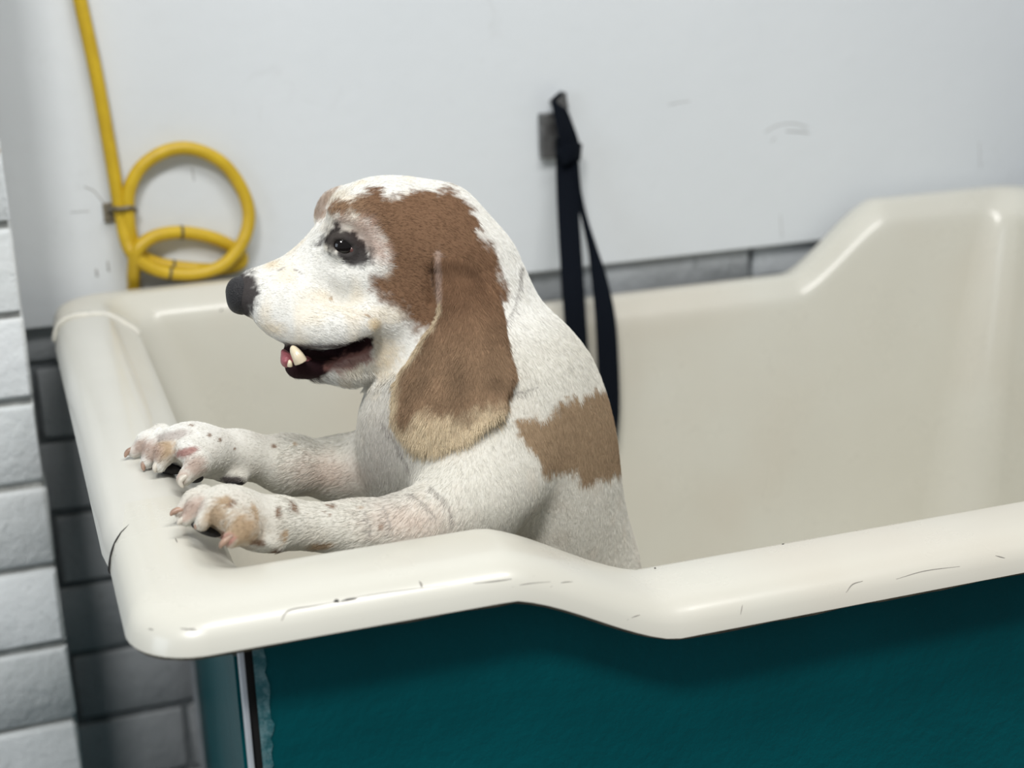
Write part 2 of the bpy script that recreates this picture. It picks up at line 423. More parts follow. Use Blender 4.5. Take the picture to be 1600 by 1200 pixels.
# worn pale strip at the panel's left edge, ragged on its inner side
zz = np.linspace(0.0, H - 0.372, 260)
rag = np.convolve(rng.normal(0, 0.0028, len(zz) + 6), np.ones(4) / 4, 'same')[3:3 + len(zz)]
wv = [(CX + 0.0058, CY - 0.0006, z) for z in zz] + [(CX + 0.0118 + r, CY - 0.0006, z) for z, r in zip(zz, rag)]
wv += [(CX + 0.0058, CY + 0.0004, z) for z in zz] + [(CX + 0.0118 + r, CY + 0.0004, z) for z, r in zip(zz, rag)]
nz = len(zz); wf = []
for i in range(nz - 1):
    wf += [(i, nz + i, nz + i + 1, i + 1), (nz + i, 3 * nz + i, 3 * nz + i + 1, nz + i + 1), (i, i + 1, 2 * nz + i + 1, 2 * nz + i)]
worn = mesh_obj('worn_edge', wv, wf, MAT_SCUFF, cab, smooth=False); worn['label'] = 'pale scuffed strip at the left edge'

# ------------------------------------------------------------------ yellow hose on the wall
def m_hose():
    mt, nt, b = new_mat('yellow_hose_rubber'); v = coords(nt)
    c = ramp(nt, noise(nt, v, 25, 6, 0.7), [(0.3, (0.50, 0.32, 0.014)), (0.65, (0.66, 0.45, 0.02))])
    g = ramp(nt, noise(nt, v, 70, 4, 0.7, 1.0), [(0.66, (1, 1, 1)), (0.78, (0.35, 0.28, 0.15))])
    link(nt, mixc(nt, 0.6, c, g, 'MULTIPLY'), b.inputs['Base Color']); b.inputs['Roughness'].default_value = 0.4; return mt
MAT_HOSE = m_hose()
hp = [(112, -70, 1.469), (125, 0, 1.469), (149, 110, 1.469), (171, 230, 1.469), (187, 325, 1.468), (197, 375, 1.463), (210, 400, 1.458), (235, 418, 1.457), (270, 428, 1.457), (312, 427, 1.457),
      (350, 413, 1.455), (378, 380, 1.457), (389, 340, 1.462), (379, 298, 1.466), (348, 255, 1.467), (302, 233, 1.467), (260, 236, 1.467), (222, 260, 1.467), (202, 298, 1.466), (201, 345, 1.465),
      (210, 382, 1.467), (236, 408, 1.469), (290, 419, 1.469), (345, 421, 1.469), (376, 411, 1.469), (371, 392, 1.470), (333, 372, 1.470), (283, 363, 1.468), (240, 370, 1.462), (214, 392, 1.456), (209, 425, 1.462), (209, 450, 1.4714), (209, 478, 1.4714), (210, 560, 1.4714)]
path = catmull([on_y(*q) for q in hp], 9)
v_, f_ = tube_vf(path, 0.0062, 14)
hose = empty('yellow_hose', path[0]); tag(hose, 'thick yellow hose coiled in a loop against the white wall', 'hose')
mesh_obj('hose_tube', v_, f_, MAT_HOSE, hose)
MAT_TAPE = simple('dark_band', (0.10, 0.085, 0.05), 0.6)
MAT_GRIME = simple('tarnished_metal', (0.25, 0.22, 0.17), 0.5, metal=0.6, var=0.4, scale=120)
def ring_on(path_pts, i, w, rr, name, mat, par):
    a = path_pts[i]; d = path_pts[i + 1] - a; d /= np.linalg.norm(d)
    vv_, ff_ = tube_vf([a - d * w, a - d * w * 0.5, a + d * w * 0.5, a + d * w], [rr * 0.98, rr, rr, rr * 0.98], 14)
    return mesh_obj(name, vv_, ff_, mat, par)
for px, py in ((282, 363), (262, 429), (272, 416)):
    tgt = np.array(on_y(px, py, 1.462)); i = int(np.argmin(np.linalg.norm(path[:-1, [0, 2]] - tgt[[0, 2]], axis=1)))
    ring_on(path, i, 0.0013, 0.0066, 'mark_band', MAT_TAPE, hose)
clip = empty('hose_clip', on_y(194, 326, 1.478)); tag(clip, 'tarnished wire clip holding the yellow hose to the wall', 'clip')
cpts = catmull([on_y(168, 330, 1.4765), on_y(176, 326, 1.462), on_y(190, 326, 1.4575), on_y(204, 324, 1.4575), on_y(212, 328, 1.466), on_y(211, 330, 1.4765)], 6)
v_, f_ = tube_vf(cpts, 0.0019, 8); mesh_obj('wire', v_, f_, MAT_GRIME, clip)
pc = on_y(172, 332, 1.476)
box('plate', (pc.x - 0.006, pc.x + 0.006, 1.4745, 1.479, pc.z - 0.009, pc.z + 0.009), MAT_GRIME, clip, bev=0.001)

# ------------------------------------------------------------------ black webbing strap on its wall bracket
def m_web():
    mt, nt, b = new_mat('black_webbing'); v = coords(nt)
    w = nt.nodes.new('ShaderNodeTexWave'); w.inputs['Scale'].default_value = 260; w.inputs['Distortion'].default_value = 1.0
    link(nt, v, w.inputs['Vector'])
    b.inputs['Base Color'].default_value = (0.0045, 0.0065, 0.011, 1); b.inputs['Roughness'].default_value = 0.8; b.inputs['Specular IOR Level'].default_value = 0.08
    bump(nt, b, w.outputs['Fac'], 0.4, 0.0012); return mt
MAT_WEB = m_web()
def ribbon(path, width, th, side):
    """flat strap with real thickness along a path; side = width direction per point"""
    path = np.asarray(path, float); T = np.gradient(path, axis=0); T /= np.linalg.norm(T, axis=1)[:, None]
    v = []; width = np.broadcast_to(width, (len(path),))
    for i in range(len(path)):
        s = np.asarray(side[i], float); s = s - T[i] * (s @ T[i]); s /= np.linalg.norm(s); nn = np.cross(T[i], s)
        w = width[i] / 2
        for a, b in ((-w, -th / 2), (-w * 0.96, -th / 2 - 0.0002), (w * 0.96, -th / 2 - 0.0002), (w, -th / 2), (w, th / 2), (w * .96, th / 2 + 0.0002), (-w * .96, th / 2 + 0.0002), (-w, th / 2)):
            v.append(path[i] + s * a + nn * b)
    f = []
    for i in range(len(path) - 1):
        for j in range(8):
            k = (j + 1) % 8; f.append((i * 8 + j, i * 8 + k, (i + 1) * 8 + k, (i + 1) * 8 + j))
    f += [list(range(8))[::-1], [(len(path) - 1) * 8 + j for j in range(8)]]
    return v, f
def strap_path(spec, n=8):
    pts = catmull([on_y(a, b, c) for a, b, c, _, _ in spec], n)
    wd = catmull([[s[3], s[4], 0] for s in spec], n)
    side = [(math.cos(q), -math.sin(q), 0.0) for q in wd[:, 1]]
    return pts, wd[:, 0], side
strap = empty('strap', on_y(880, 200, 1.46)); tag(strap, 'black webbing strap looped through a wall bracket, hanging into the tub', 'strap')
# (px, py, depth, width, turn of the width direction)
S1 = [(886, 215, 1.458, .022, 0.1), (886, 260, 1.454, .0225, 0.1), (888, 330, 1.440, .0225, 0.0), (892, 400, 1.420, .0225, 0.0), (896, 460, 1.402, .0225, 0.0), (900, 520, 1.394, .0225, 0.0), (905, 600, 1.390, .0225, 0.0),
      (913, 680, 1.388, .0225, 0.1), (925, 718, 1.386, .022, 0.2), (941, 712, 1.384, .022, 0.25), (949, 680, 1.383, .021, 0.3)]
S2 = [(949, 690, 1.383, .020, 0.3), (952, 640, 1.384, .021, 0.3), (950, 570, 1.386, .0212, 0.3), (946, 500, 1.392, .020, 0.35), (937, 440, 1.404, .016, 0.55), (926, 390, 1.420, .010, 1.0), (914, 345, 1.436, .007, 1.2), (903, 300, 1.446, .008, 1.1), (895, 250, 1.452, .012, 0.8)]
S3 = [(893, 238, 1.450, .022, -0.2), (885, 205, 1.452, .021, -0.35), (876, 175, 1.458, .019, -0.5), (871, 160, 1.464, .015, -0.7), (876, 150, 1.468, .012, -0.9)]
for nm, S in (('front_band', S1), ('back_band', S2), ('knotted_end', S3)):
    p_, w_, s_ = strap_path(S); v_, f_ = ribbon(p_, w_, 0.0022, s_); mesh_obj(nm, v_, f_, MAT_WEB, strap, smooth=True, sharp=45)
p_, w_, s_ = strap_path([(874, 246, 1.449, .02, 0), (886, 240, 1.445, .022, 0), (899, 236, 1.446, .022, 0), (906, 238, 1.452, .018, 0.3)])
v_, f_ = ribbon(p_, 0.017, 0.003, [(0, 0, 1)] * len(p_)); mesh_obj('knot_wrap', v_, f_, MAT_WEB, strap, smooth=True, sharp=45)
a = on_y(905, 402, 1.44)
MAT_STEEL = simple('worn_dark_steel', (0.15, 0.15, 0.15), 0.5, metal=0.7, var=0.45, scale=90, bmp=0.001, bscale=200)
b0, b1 = on_y(844, 178, 1.47), on_y(868, 246, 1.47)
br = empty('strap_bracket', (b0.x, 1.478, b1.z)); tag(br, 'small worn steel wall bracket holding the black strap', 'bracket')
box('plate', (b0.x, b1.x + 0.010, 1.466, 1.478, b1.z, b0.z), MAT_STEEL, br, bev=0.0015)
q0 = on_y(862, 152, 1.47); q1 = on_y(880, 143, 1.47)
mesh_obj('hook_tip', [(q0.x, 1.462, q0.z - 0.004), (q1.x, 1.462, q1.z), (q1.x + 0.002, 1.462, q1.z - 0.016), (q0.x + 0.006, 1.462, q0.z - 0.018),
                      (q0.x, 1.478, q0.z - 0.004), (q1.x, 1.478, q1.z), (q1.x + 0.002, 1.478, q1.z - 0.016), (q0.x + 0.006, 1.478, q0.z - 0.018)],
         [(0, 1, 2, 3), (7, 6, 5, 4), (0, 4, 5, 1), (1, 5, 6, 2), (2, 6, 7, 3), (3, 7, 4, 0)], MAT_STEEL, br, smooth=False)
#DOG
# ------------------------------------------------------------------ the dog: one sculpted body from a signed distance field
def axis(segs):
    out = []
    for a, b, h in segs: out.append(np.arange(a, b, h))
    return np.concatenate(out).astype(np.float32)
class Field:
    def __init__(s, gx, gy, gz):
        s.g = (gx, gy, gz); s.d = np.full((len(gx), len(gy), len(gz)), 0.5, np.float32)
    def sub(s, lo, hi):
        sl = []
        for a, l, h in zip(s.g, lo, hi):
            i = max(0, np.searchsorted(a, l) - 1); j = min(len(a), np.searchsorted(a, h) + 1); sl.append(slice(i, max(j, i + 1)))
        X = s.g[0][sl[0]][:, None, None]; Y = s.g[1][sl[1]][None, :, None]; Z = s.g[2][sl[2]][None, None, :]
        return tuple(sl), X, Y, Z
    def comb(s, sl, q, k, op):
        a = s.d[sl]; q = q.astype(np.float32)
        if op == 'add':
            h = np.maximum(k - np.abs(a - q), 0) / k; s.d[sl] = np.minimum(a, q) - h * h * k * 0.25
        else:
            q = -q; h = np.maximum(k - np.abs(a - q), 0) / k; s.d[sl] = np.maximum(a, q) + h * h * k * 0.25
    def cone(s, p, r1, q, r2, k=0.01, op='add', fl=None):
        """tapered capsule; fl = (unit vector, factor) flattens it along a direction"""
        p = np.array(p); q = np.array(q); mr = max(r1, r2) + k * 1.5 + 0.004
        sl, X, Y, Z = s.sub(np.minimum(p, q) - mr, np.maximum(p, q) + mr)
        d = q - p; L2 = d @ d
        t = np.clip(((X - p[0]) * d[0] + (Y - p[1]) * d[1] + (Z - p[2]) * d[2]) / L2, 0, 1)
        ex, ey, ez = X - p[0] - t * d[0], Y - p[1] - t * d[1], Z - p[2] - t * d[2]
        if fl is not None:
            n, f = fl; a = ex * n[0] + ey * n[1] + ez * n[2]; g = (1 / f ** 2 - 1)
            dist = np.sqrt(ex ** 2 + ey ** 2 + ez ** 2 + g * a * a)
        else: dist = np.sqrt(ex ** 2 + ey ** 2 + ez ** 2)
        s.comb(sl, dist - (r1 + (r2 - r1) * t), k, op)
    def ell(s, c, rad, rot=0.0, yaw=0.0, k=0.01, op='add'):
        """ellipsoid; rot = turn in the side view (clockwise in the picture), yaw = turn about the vertical"""
        c = np.array(c); mr = max(rad) + k * 1.5 + 0.004
        sl, X, Y, Z = s.sub(c - mr, c + mr); X = X - c[0]; Y = Y - c[1]; Z = Z - c[2]
        if yaw: X, Z = X * math.cos(yaw) + Z * math.sin(yaw), -X * math.sin(yaw) + Z * math.cos(yaw)
        a, b = math.cos(rot), math.sin(rot)
        x, y, z = X * a + Y * b, -X * b + Y * a, Z
        k0 = np.sqrt((x / rad[0]) ** 2 + (y / rad[1]) ** 2 + (z / rad[2]) ** 2)
        k1 = np.sqrt((x / rad[0] ** 2) ** 2 + (y / rad[1] ** 2) ** 2 + (z / rad[2] ** 2) ** 2) + 1e-9
        s.comb(sl, k0 * (k0 - 1) / k1, k, op)
    def mesh(s):
        d = s.d; gx, gy, gz = s.g; ins = d < 0
        nx, ny, nz = d.shape
        cnt = np.zeros((nx - 1, ny - 1, nz - 1), np.uint8)
        for i in (0, 1):
            for j in (0, 1):
                for k in (0, 1): cnt += ins[i:nx - 1 + i, j:ny - 1 + j, k:nz - 1 + k]
        act = np.argwhere((cnt > 0) & (cnt < 8))
        idx = np.full(cnt.shape, -1, np.int32); idx[tuple(act.T)] = np.arange(len(act))
        acc = np.zeros((len(act), 3)); num = np.zeros(len(act))
        cor = [(i, j, k) for i in (0, 1) for j in (0, 1) for k in (0, 1)]
        for a in cor:
            for ax in range(3):
                if a[ax]: continue
                b = list(a); b[ax] = 1
                A = act + np.array(a); B = act + np.array(b)
                da = d[tuple(A.T)]; db = d[tuple(B.T)]; msk = (da < 0) != (db < 0)
                t = np.where(msk, da / np.where(msk, da - db, 1), 0)[:, None]
                PA = np.column_stack([gx[A[:, 0]], gy[A[:, 1]], gz[A[:, 2]]]); PB = np.column_stack([gx[B[:, 0]], gy[B[:, 1]], gz[B[:, 2]]])
                acc += np.where(msk[:, None], PA + t * (PB - PA), 0); num += msk
        V = acc / num[:, None]; F = []
        for ax in range(3):
            o = [0, 1, 2]; o.remove(ax)
            sa = [slice(None)] * 3; sb = [slice(None)] * 3
            sa[ax] = slice(0, -1); sb[ax] = slice(1, None)
            e = np.argwhere(ins[tuple(sa)] != ins[tuple(sb)])
            ok = (e[:, o[0]] > 0) & (e[:, o[1]] > 0) & (e[:, o[0]] < d.shape[o[0]] - 1) & (e[:, o[1]] < d.shape[o[1]] - 1); e = e[ok]
            first = ins[tuple(e.T)]
            q = []
            for (u, v) in ((-1, -1), (0, -1), (0, 0), (-1, 0)):
                c = e.copy(); c[:, o[0]] += u; c[:, o[1]] += v; q.append(idx[tuple(c.T)])
            q = np.column_stack(q)
            flip = first if ax != 1 else ~first
            q[~flip] = q[~flip][:, ::-1]
            F.append(q)
        return V, np.vstack(F)
    def val(s, P):
        P = np.atleast_2d(P); ii = []; tt = []
        for a, g in enumerate(s.g):
            i = np.clip(np.searchsorted(g, P[:, a]) - 1, 0, len(g) - 2); ii.append(i); tt.append(np.clip((P[:, a] - g[i]) / (g[i + 1] - g[i]), 0, 1))
        o = 0
        for a in (0, 1):
            for b in (0, 1):
                for c in (0, 1):
                    w = (tt[0] if a else 1 - tt[0]) * (tt[1] if b else 1 - tt[1]) * (tt[2] if c else 1 - tt[2])
                    o = o + w * s.d[ii[0] + a, ii[1] + b, ii[2] + c]
        return o
    def hit(s, px, py, z0=0.86, z1=1.3):
        zz = np.arange(z0, z1, 0.0006); P = np.column_stack([(px - 800) * zz / FPX, (py - 600) * zz / FPX, zz])
        v = s.val(P); w = np.nonzero(v < 0)[0]
        return zz[w[0]] if len(w) else None

K = 1 / FPX
def r_(px, z): return px * z * K
D = Field(axis([(-0.272, 0.135, 0.00145)]), axis([(-0.152, 0.128, 0.00145), (0.128, 0.42, 0.004)]), axis([(0.862, 1.14, 0.0016), (1.14, 1.32, 0.004)]))
def cone(a, ra, b, rb, k=0.01, op='add', fl=None): D.cone(U(*a), r_(ra, a[2]), U(*b), r_(rb, b[2]), k, op, fl)
def ell(c, rad, rot=0, yaw=0, k=0.01, op='add'): D.ell(U(*c), tuple(r_(q, c[2]) for q in rad), math.radians(rot), math.radians(yaw), k, op)

ZD = np.array([0, 0, 1.0])
# trunk, hips, hind legs
cone((752, 650, 1.055), 160, (816, 900, 1.115), 168, .03)
cone((816, 900, 1.115), 168, (860, 1080, 1.165), 160, .03)
ell((655, 690, 1.055), (84, 108, 118), 10, 0, .04)                     # fore chest
for dz in (-0.055, 0.055):
    cone((800, 1120, 1.175 + dz), 80, (700, 1250, 1.19 + dz), 48, .03)
    cone((700, 1250, 1.19 + dz), 46, (790, 1330, 1.225 + dz), 34, .02)
    cone((790, 1330, 1.225 + dz), 33, (745, 1392, 1.225 + dz), 32, .015)
    ell((715, 1402, 1.218 + dz), (52, 24, 34), 0, 0, .012)
cone((955, 1120, 1.18), 34, (1030, 1100, 1.19), 18, .02)                # tail
# withers, neck, throat
cone((706, 445, 1.05), 96, (768, 610, 1.055), 138, .03)
ell((842, 632, 1.058), (82, 120, 124), -20, 0, .03)
ell((852, 740, 1.07), (98, 140, 130), -12, 0, .035)
ell((752, 428, 1.05), (54, 80, 76), -20, 0, .025)                         # nape
cone((672, 545, 1.045), 55, (680, 640, 1.05), 82, .02)                  # throat
# shoulders and arms: near
ell((752, 745, 0.992), (100, 88, 52), -20, 0, .025)
cone((735, 785, 0.975), 68, (640, 822, 0.955), 46, .022)
cone((640, 822, 0.955), 46, (560, 828, 0.945), 42, .015)
cone((560, 828, 0.945), 41, (430, 818, 0.925), 36, .012)
cone((430, 816, 0.925), 35, (385, 811, 0.915), 35, .012)
ell((690, 880, 0.985), (80, 60, 55), 0, 0, .03)
# far
ell((700, 735, 1.115), (110, 95, 55), 0, 0, .025)
cone((640, 740, 1.105), 62, (540, 735, 1.075), 47, .02)
cone((540, 735, 1.075), 47, (450, 726, 1.05), 42, .015)
cone((450, 726, 1.05), 42, (372, 710, 1.03), 33, .012)
cone((372, 710, 1.03), 33, (335, 707, 1.02), 34, .012)
# near paw: wrist, palm, toes
ell((364, 801, 0.912), (40, 40, 44), 20, 0, .012)
ell((334, 794, 0.908), (36, 28, 42), -38, 0, .010)
cone((352, 806, 0.886), 22, (384, 826, 0.876), 25, .004)                # near toe
cone((384, 826, 0.876), 25, (362, 843, 0.870), 14, .003)
cone((330, 796, 0.893), 19, (316, 818, 0.887), 12, .003)
cone((320, 786, 0.906), 19, (308, 793, 0.900), 18, .003)
cone((308, 793, 0.900), 18, (292, 812, 0.897), 10.5, .003)
cone((318, 776, 0.926), 19, (303, 783, 0.920), 17, .003)
cone((303, 783, 0.920), 17, (282, 799, 0.916), 10, .003)
ell((412, 848, 0.915), (30, 13, 20), 3, 0, .008)                        # wrist pad
# far paw
ell((318, 706, 1.008), (40, 38, 44), 15, 0, .012)
ell((283, 692, 1.007), (42, 30, 48), -20, 0, .010)
cone((292, 703, 0.984), 19, (312, 722, 0.974), 20, .004)                # near toe
cone((312, 722, 0.974), 20, (288, 748, 0.968), 12, .003)
cone((272, 700, 0.993), 19, (258, 708, 0.988), 17, .003)
cone((258, 708, 0.988), 17, (250, 728, 0.986), 10.5, .003)
cone((258, 690, 1.008), 20, (241, 700, 1.002), 17, .003)
cone((241, 700, 1.002), 17, (230, 722, 1.000), 11, .003)
cone((252, 682, 1.022), 20, (230, 691, 1.020), 16.5, .004)
cone((230, 691, 1.020), 16.5, (210, 706, 1.018), 9.5, .003)
ell((364, 746, 1.018), (22, 10, 16), 10, 0, .008)

# head
ell((652, 392, 1.045), (108, 98, 106), 8, 5, .02)                       # cranium
ell((582, 358, 1.035), (58, 64, 84), 0, 5, .022)                         # forehead
ell((616, 316, 1.045), (80, 29, 50), -2, 5, .02)                         # crown
ell((695, 350, 1.048), (36, 48, 60), 40, 5, .02)                         # occiput
ell((552, 338, 1.006), (40, 24, 24), 6, 8, .016)                         # near brow
ell((525, 338, 1.062), (31, 35, 28), 0, 0, .026)                         # far brow
cone((404, 450, 1.018), 26, (520, 412, 1.032), 46, .022)                 # bridge
ell((562, 424, 1.036), (76, 58, 82), 10, 6, .025)                        # face under the eyes
ell((450, 478, 1.012), (72, 46, 42), 22, 8, .016)                        # muzzle block
ell((462, 498, 0.998), (68, 42, 26), 20, 8, .012)                        # near flew
ell((455, 495, 1.036), (66, 42, 26), 22, 8, .012)                        # far flew
ell((530, 512, 0.992), (54, 30, 24), -6, 8, .014)                        # near lip towards the corner
ell((525, 508, 1.056), (54, 30, 24), -6, 8, .014)
ell((615, 486, 1.040), (72, 66, 90), 0, 5, .02)                          # cheeks
ell((391, 460, 1.014), (24, 27, 31), 30, 8, .010)                        # pad behind the nose
# lower jaw
cone((466, 571, 1.014), 21, (548, 568, 1.030), 27, .008, fl=(ZD, 1.45))
cone((548, 568, 1.030), 27, (622, 542, 1.040), 34, .010, fl=(ZD, 1.5))
# open mouth
cone((430, 546, 1.010), 8, (475, 552, 1.012), 10, .003, 'sub', fl=(ZD, 3.4))
cone((475, 552, 1.012), 10, (520, 551, 1.008), 10, .003, 'sub', fl=(ZD, 4.4))
cone((520, 551, 1.006), 10, (572, 534, 0.992), 5.5, .003, 'sub', fl=(ZD, 5.5))
ell((478, 553, 1.034), (36, 16, 18), 8, 8, .006)                         # far lip closes the mouth behind the teeth
# eye: hollow, lids
ez = D.hit(534, 384); EYE = U(535, 384, ez + 0.0062)
ell((537, 385, ez - 0.003), (30, 20, 14), 22, 0, .016, 'sub')
ell((534, 384, ez + 0.0055), (25, 23, 23), 20, 0, .006)
ell((535, 385, ez - 0.006), (19.5, 11, 26), 22, 0, .003, 'sub')
# ear flaps: an outline with thickness that lies over the neck
def poly_sd(px, py, poly):
    poly = np.asarray(poly, float); d = np.full(px.shape, 1e9); inside = np.zeros(px.shape, bool)
    for a, b in zip(poly, np.roll(poly, -1, axis=0)):
        e = b - a; wx, wy = px - a[0], py - a[1]
        t = np.clip((wx * e[0] + wy * e[1]) / (e @ e), 0, 1)
        d = np.minimum(d, (wx - e[0] * t) ** 2 + (wy - e[1] * t) ** 2)
        c = ((a[1] > py) != (b[1] > py))
        if e[1] != 0: inside ^= c & (px < a[0] + e[0] * (py - a[1]) / e[1])
    d = np.sqrt(d); return np.where(inside, -d, d)
def smooth_closed(p, n=3):
    p = np.asarray(p, float); q = np.vstack([p[-1:], p, p[:2]]); out = []
    for i in range(1, len(q) - 2):
        for t in np.linspace(0, 1, n, endpoint=False):
            a, b, c, d = q[i - 1], q[i], q[i + 1], q[i + 2]
            out.append(0.5 * (2 * b + (c - a) * t + (2 * a - 5 * b + 4 * c - d) * t * t + (3 * b - a - 3 * c + d) * t ** 3))
    return np.array(out)
EAR = smooth_closed([(676, 402), (692, 386), (712, 392), (735, 415), (752, 436), (768, 455), (779, 480), (787, 517), (793, 554), (803, 587), (791, 618), (788, 644), (770, 658), (737, 679), (707, 694), (677, 702), (650, 693), (630, 678), (616, 657), (617, 632), (618, 609), (625, 583), (640, 562), (662, 526), (684, 496), (684, 450)])
def flap(poly, front, off, hmin, hmax, k, far=False):
    gx, gy, gz = D.g; zr = 0.985 if not far else 1.11
    lo = poly.min(0) - 30; hi = poly.max(0) + 30
    ix = np.nonzero((gx > (lo[0] - 800) * zr * K) & (gx < (hi[0] - 800) * zr * K))[0]; iy = np.nonzero((gy > (lo[1] - 600) * zr * K) & (gy < (hi[1] - 600) * zr * K))[0]
    iz = np.nonzero((gz > zr - 0.06) & (gz < zr + 0.06))[0]
    sl = (slice(ix[0], ix[-1] + 1), slice(iy[0], iy[-1] + 1), slice(iz[0], iz[-1] + 1))
    X = gx[sl[0]][:, None, None]; Y = gy[sl[1]][None, :, None]; Z = gz[sl[2]][None, None, :]
    px, py = np.broadcast_arrays(800 + X * FPX / Z, 600 + Y * FPX / Z)
    d2 = poly_sd(px, py, poly) * zr * K
    zc = front(px, py) + off
    h = hmin + (hmax - hmin) * sm(-d2 / 0.016)
    rr = 0.0022
    a = d2 + rr; b = np.abs(Z - zc) - h + rr
    q = np.minimum(np.maximum(a, b), 0) + np.sqrt(np.maximum(a, 0) ** 2 + np.maximum(b, 0) ** 2) - rr
    D.comb(sl, q, k, 'add')
# depth of the coat under the near ear, measured on a coarse lattice and smoothed
LX = np.arange(590, 830, 12.0); LY = np.arange(370, 720, 12.0)
LZ = np.array([[D.hit(x, y) or 1.06 for y in LY] for x in LX])
LZ = np.minimum(LZ, 1.035)
for _ in range(14):
    q = np.pad(LZ, 1, mode='edge'); LZ = (q[:-2, 1:-1] + q[2:, 1:-1] + q[1:-1, :-2] + q[1:-1, 2:] + 2 * LZ) / 6
def ear_front(px, py):
    fx = np.clip((px - LX[0]) / 12, 0, len(LX) - 1.001); fy = np.clip((py - LY[0]) / 12, 0, len(LY) - 1.001)
    i = fx.astype(int); j = fy.astype(int); u = fx - i; v = fy - j
    base = LZ[i, j] * (1 - u) * (1 - v) + LZ[i + 1, j] * u * (1 - v) + LZ[i, j + 1] * (1 - u) * v + LZ[i + 1, j + 1] * u * v
    wave = 0.0016 * np.sin(px / 17 + py / 31) * sm((py - 470) / 100)
    return base - 0.0045 * sm((py - 410) / 100) + 0.0120 * (1 - sm((py - 385) / 95)) + 0.004 * sm((px - 735) / 40) * (1 - sm((py - 470) / 60)) + wave
flap(EAR, ear_front, -0.0015, 0.0030, 0.0062, 0.004)
za, zb = D.hit(677, 425), D.hit(680, 470); D.cone(U(677, 425, za + .0006), .0008, U(680, 470, zb + .0006), .0008, .008, 'sub')   # fold in front of the ear
FEAR = EAR * np.array([0.9, 1.0]) + np.array([55, 0])
flap(FEAR, lambda px, py: 1.104 + 0.00012 * (py - 400), 0.0, 0.003, 0.006, 0.005, far=True)
BV, BF = D.mesh()
# ------------------------------------------------------------------ coat colours and materials
def poly_soft(px, py, poly, soft, wob=None):
    d = poly_sd(px, py, poly)
    if wob is not None: d = d + wob
    return 1 - sm((d + soft) / (2 * soft))
def vnoise(P, scale, seed):
    """cheap smooth 3-D value noise in -1..1"""
    rs = np.random.default_rng(seed); T = rs.uniform(-1, 1, (32, 32, 32)); Q = P * scale; i = np.floor(Q).astype(int); t = Q - i; t = t * t * (3 - 2 * t); o = 0
    for a in (0, 1):
        for b in (0, 1):
            for c in (0, 1):
                w = (t[:, 0] if a else 1 - t[:, 0]) * (t[:, 1] if b else 1 - t[:, 1]) * (t[:, 2] if c else 1 - t[:, 2])
                o = o + w * T[(i[:, 0] + a) % 32, (i[:, 1] + b) % 32, (i[:, 2] + c) % 32]
    return o
WHITE = np.array([0.83, 0.82, 0.775]); BROWN = np.array([0.195, 0.112, 0.066]); TAN = np.array([0.44, 0.32, 0.205]); CREAM = np.array([0.70, 0.585, 0.41])
DARK = np.array([0.018, 0.013, 0.014]); PINK = np.array([0.46, 0.23, 0.20]); PALE = np.array([0.55, 0.41, 0.34]); GREY = np.array([0.30, 0.27, 0.25])
def c1(*pts): return [(330 + a / 3.2, 250 + b / 3.2) for a, b in pts]
def c2(*pts): return [(180 + a / 3.2, 560 + b / 3.2) for a, b in pts]
def c3(*pts): return [(540 + a / 2.4, 400 + b / 2.4) for a, b in pts]
P_HEAD = c1((570, 270), (600, 205), (680, 195), (760, 170), (790, 143), (830, 150), (860, 190), (930, 180), (980, 150), (1060, 150), (1110, 165), (1150, 150), (1190, 132), (1240, 175), (1310, 240), (1330, 290),
            (1340, 360), (1400, 420), (1430, 500), (1440, 570), (1480, 610), (1490, 650), (1470, 700), (1440, 740), (1300, 900), (1100, 900), (1040, 840), (980, 800), (930, 760), (880, 720), (830, 680), (800, 640), (810, 590),
            (860, 560), (900, 520), (890, 460), (850, 400), (810, 340), (760, 295), (690, 280), (640, 285))
P_PALE = c1((640, 300), (700, 290), (770, 305), (820, 350), (860, 410), (880, 470), (850, 500), (800, 460), (740, 400), (690, 345), (640, 320))
P_EYE = c1((540, 430), (580, 360), (620, 322), (690, 345), (740, 400), (785, 455), (790, 500), (750, 525), (690, 515), (620, 490), (575, 470))
P_BODY = c3((650, 625), (690, 605), (790, 590), (810, 545), (850, 530), (890, 560), (900, 520), (960, 490), (1060, 560), (1060, 790), (970, 835), (920, 862), (880, 840), (850, 800), (790, 812), (740, 810), (715, 740), (670, 690))
P_FACEW = c1((500, 340), (560, 300), (620, 300))
P_MOUTH = [(432, 536), (470, 541), (505, 546), (536, 540), (567, 526), (584, 526), (582, 545), (560, 556), (525, 568), (500, 592), (470, 597), (440, 596), (430, 560)]
P_LIPPINK = [(508, 574), (520, 560), (552, 552), (578, 546), (578, 562), (560, 574), (530, 582)]
P_NOSE = [(345, 440), (362, 426), (394, 426), (401, 440), (401, 462), (396, 478), (388, 498), (372, 492), (345, 470)]
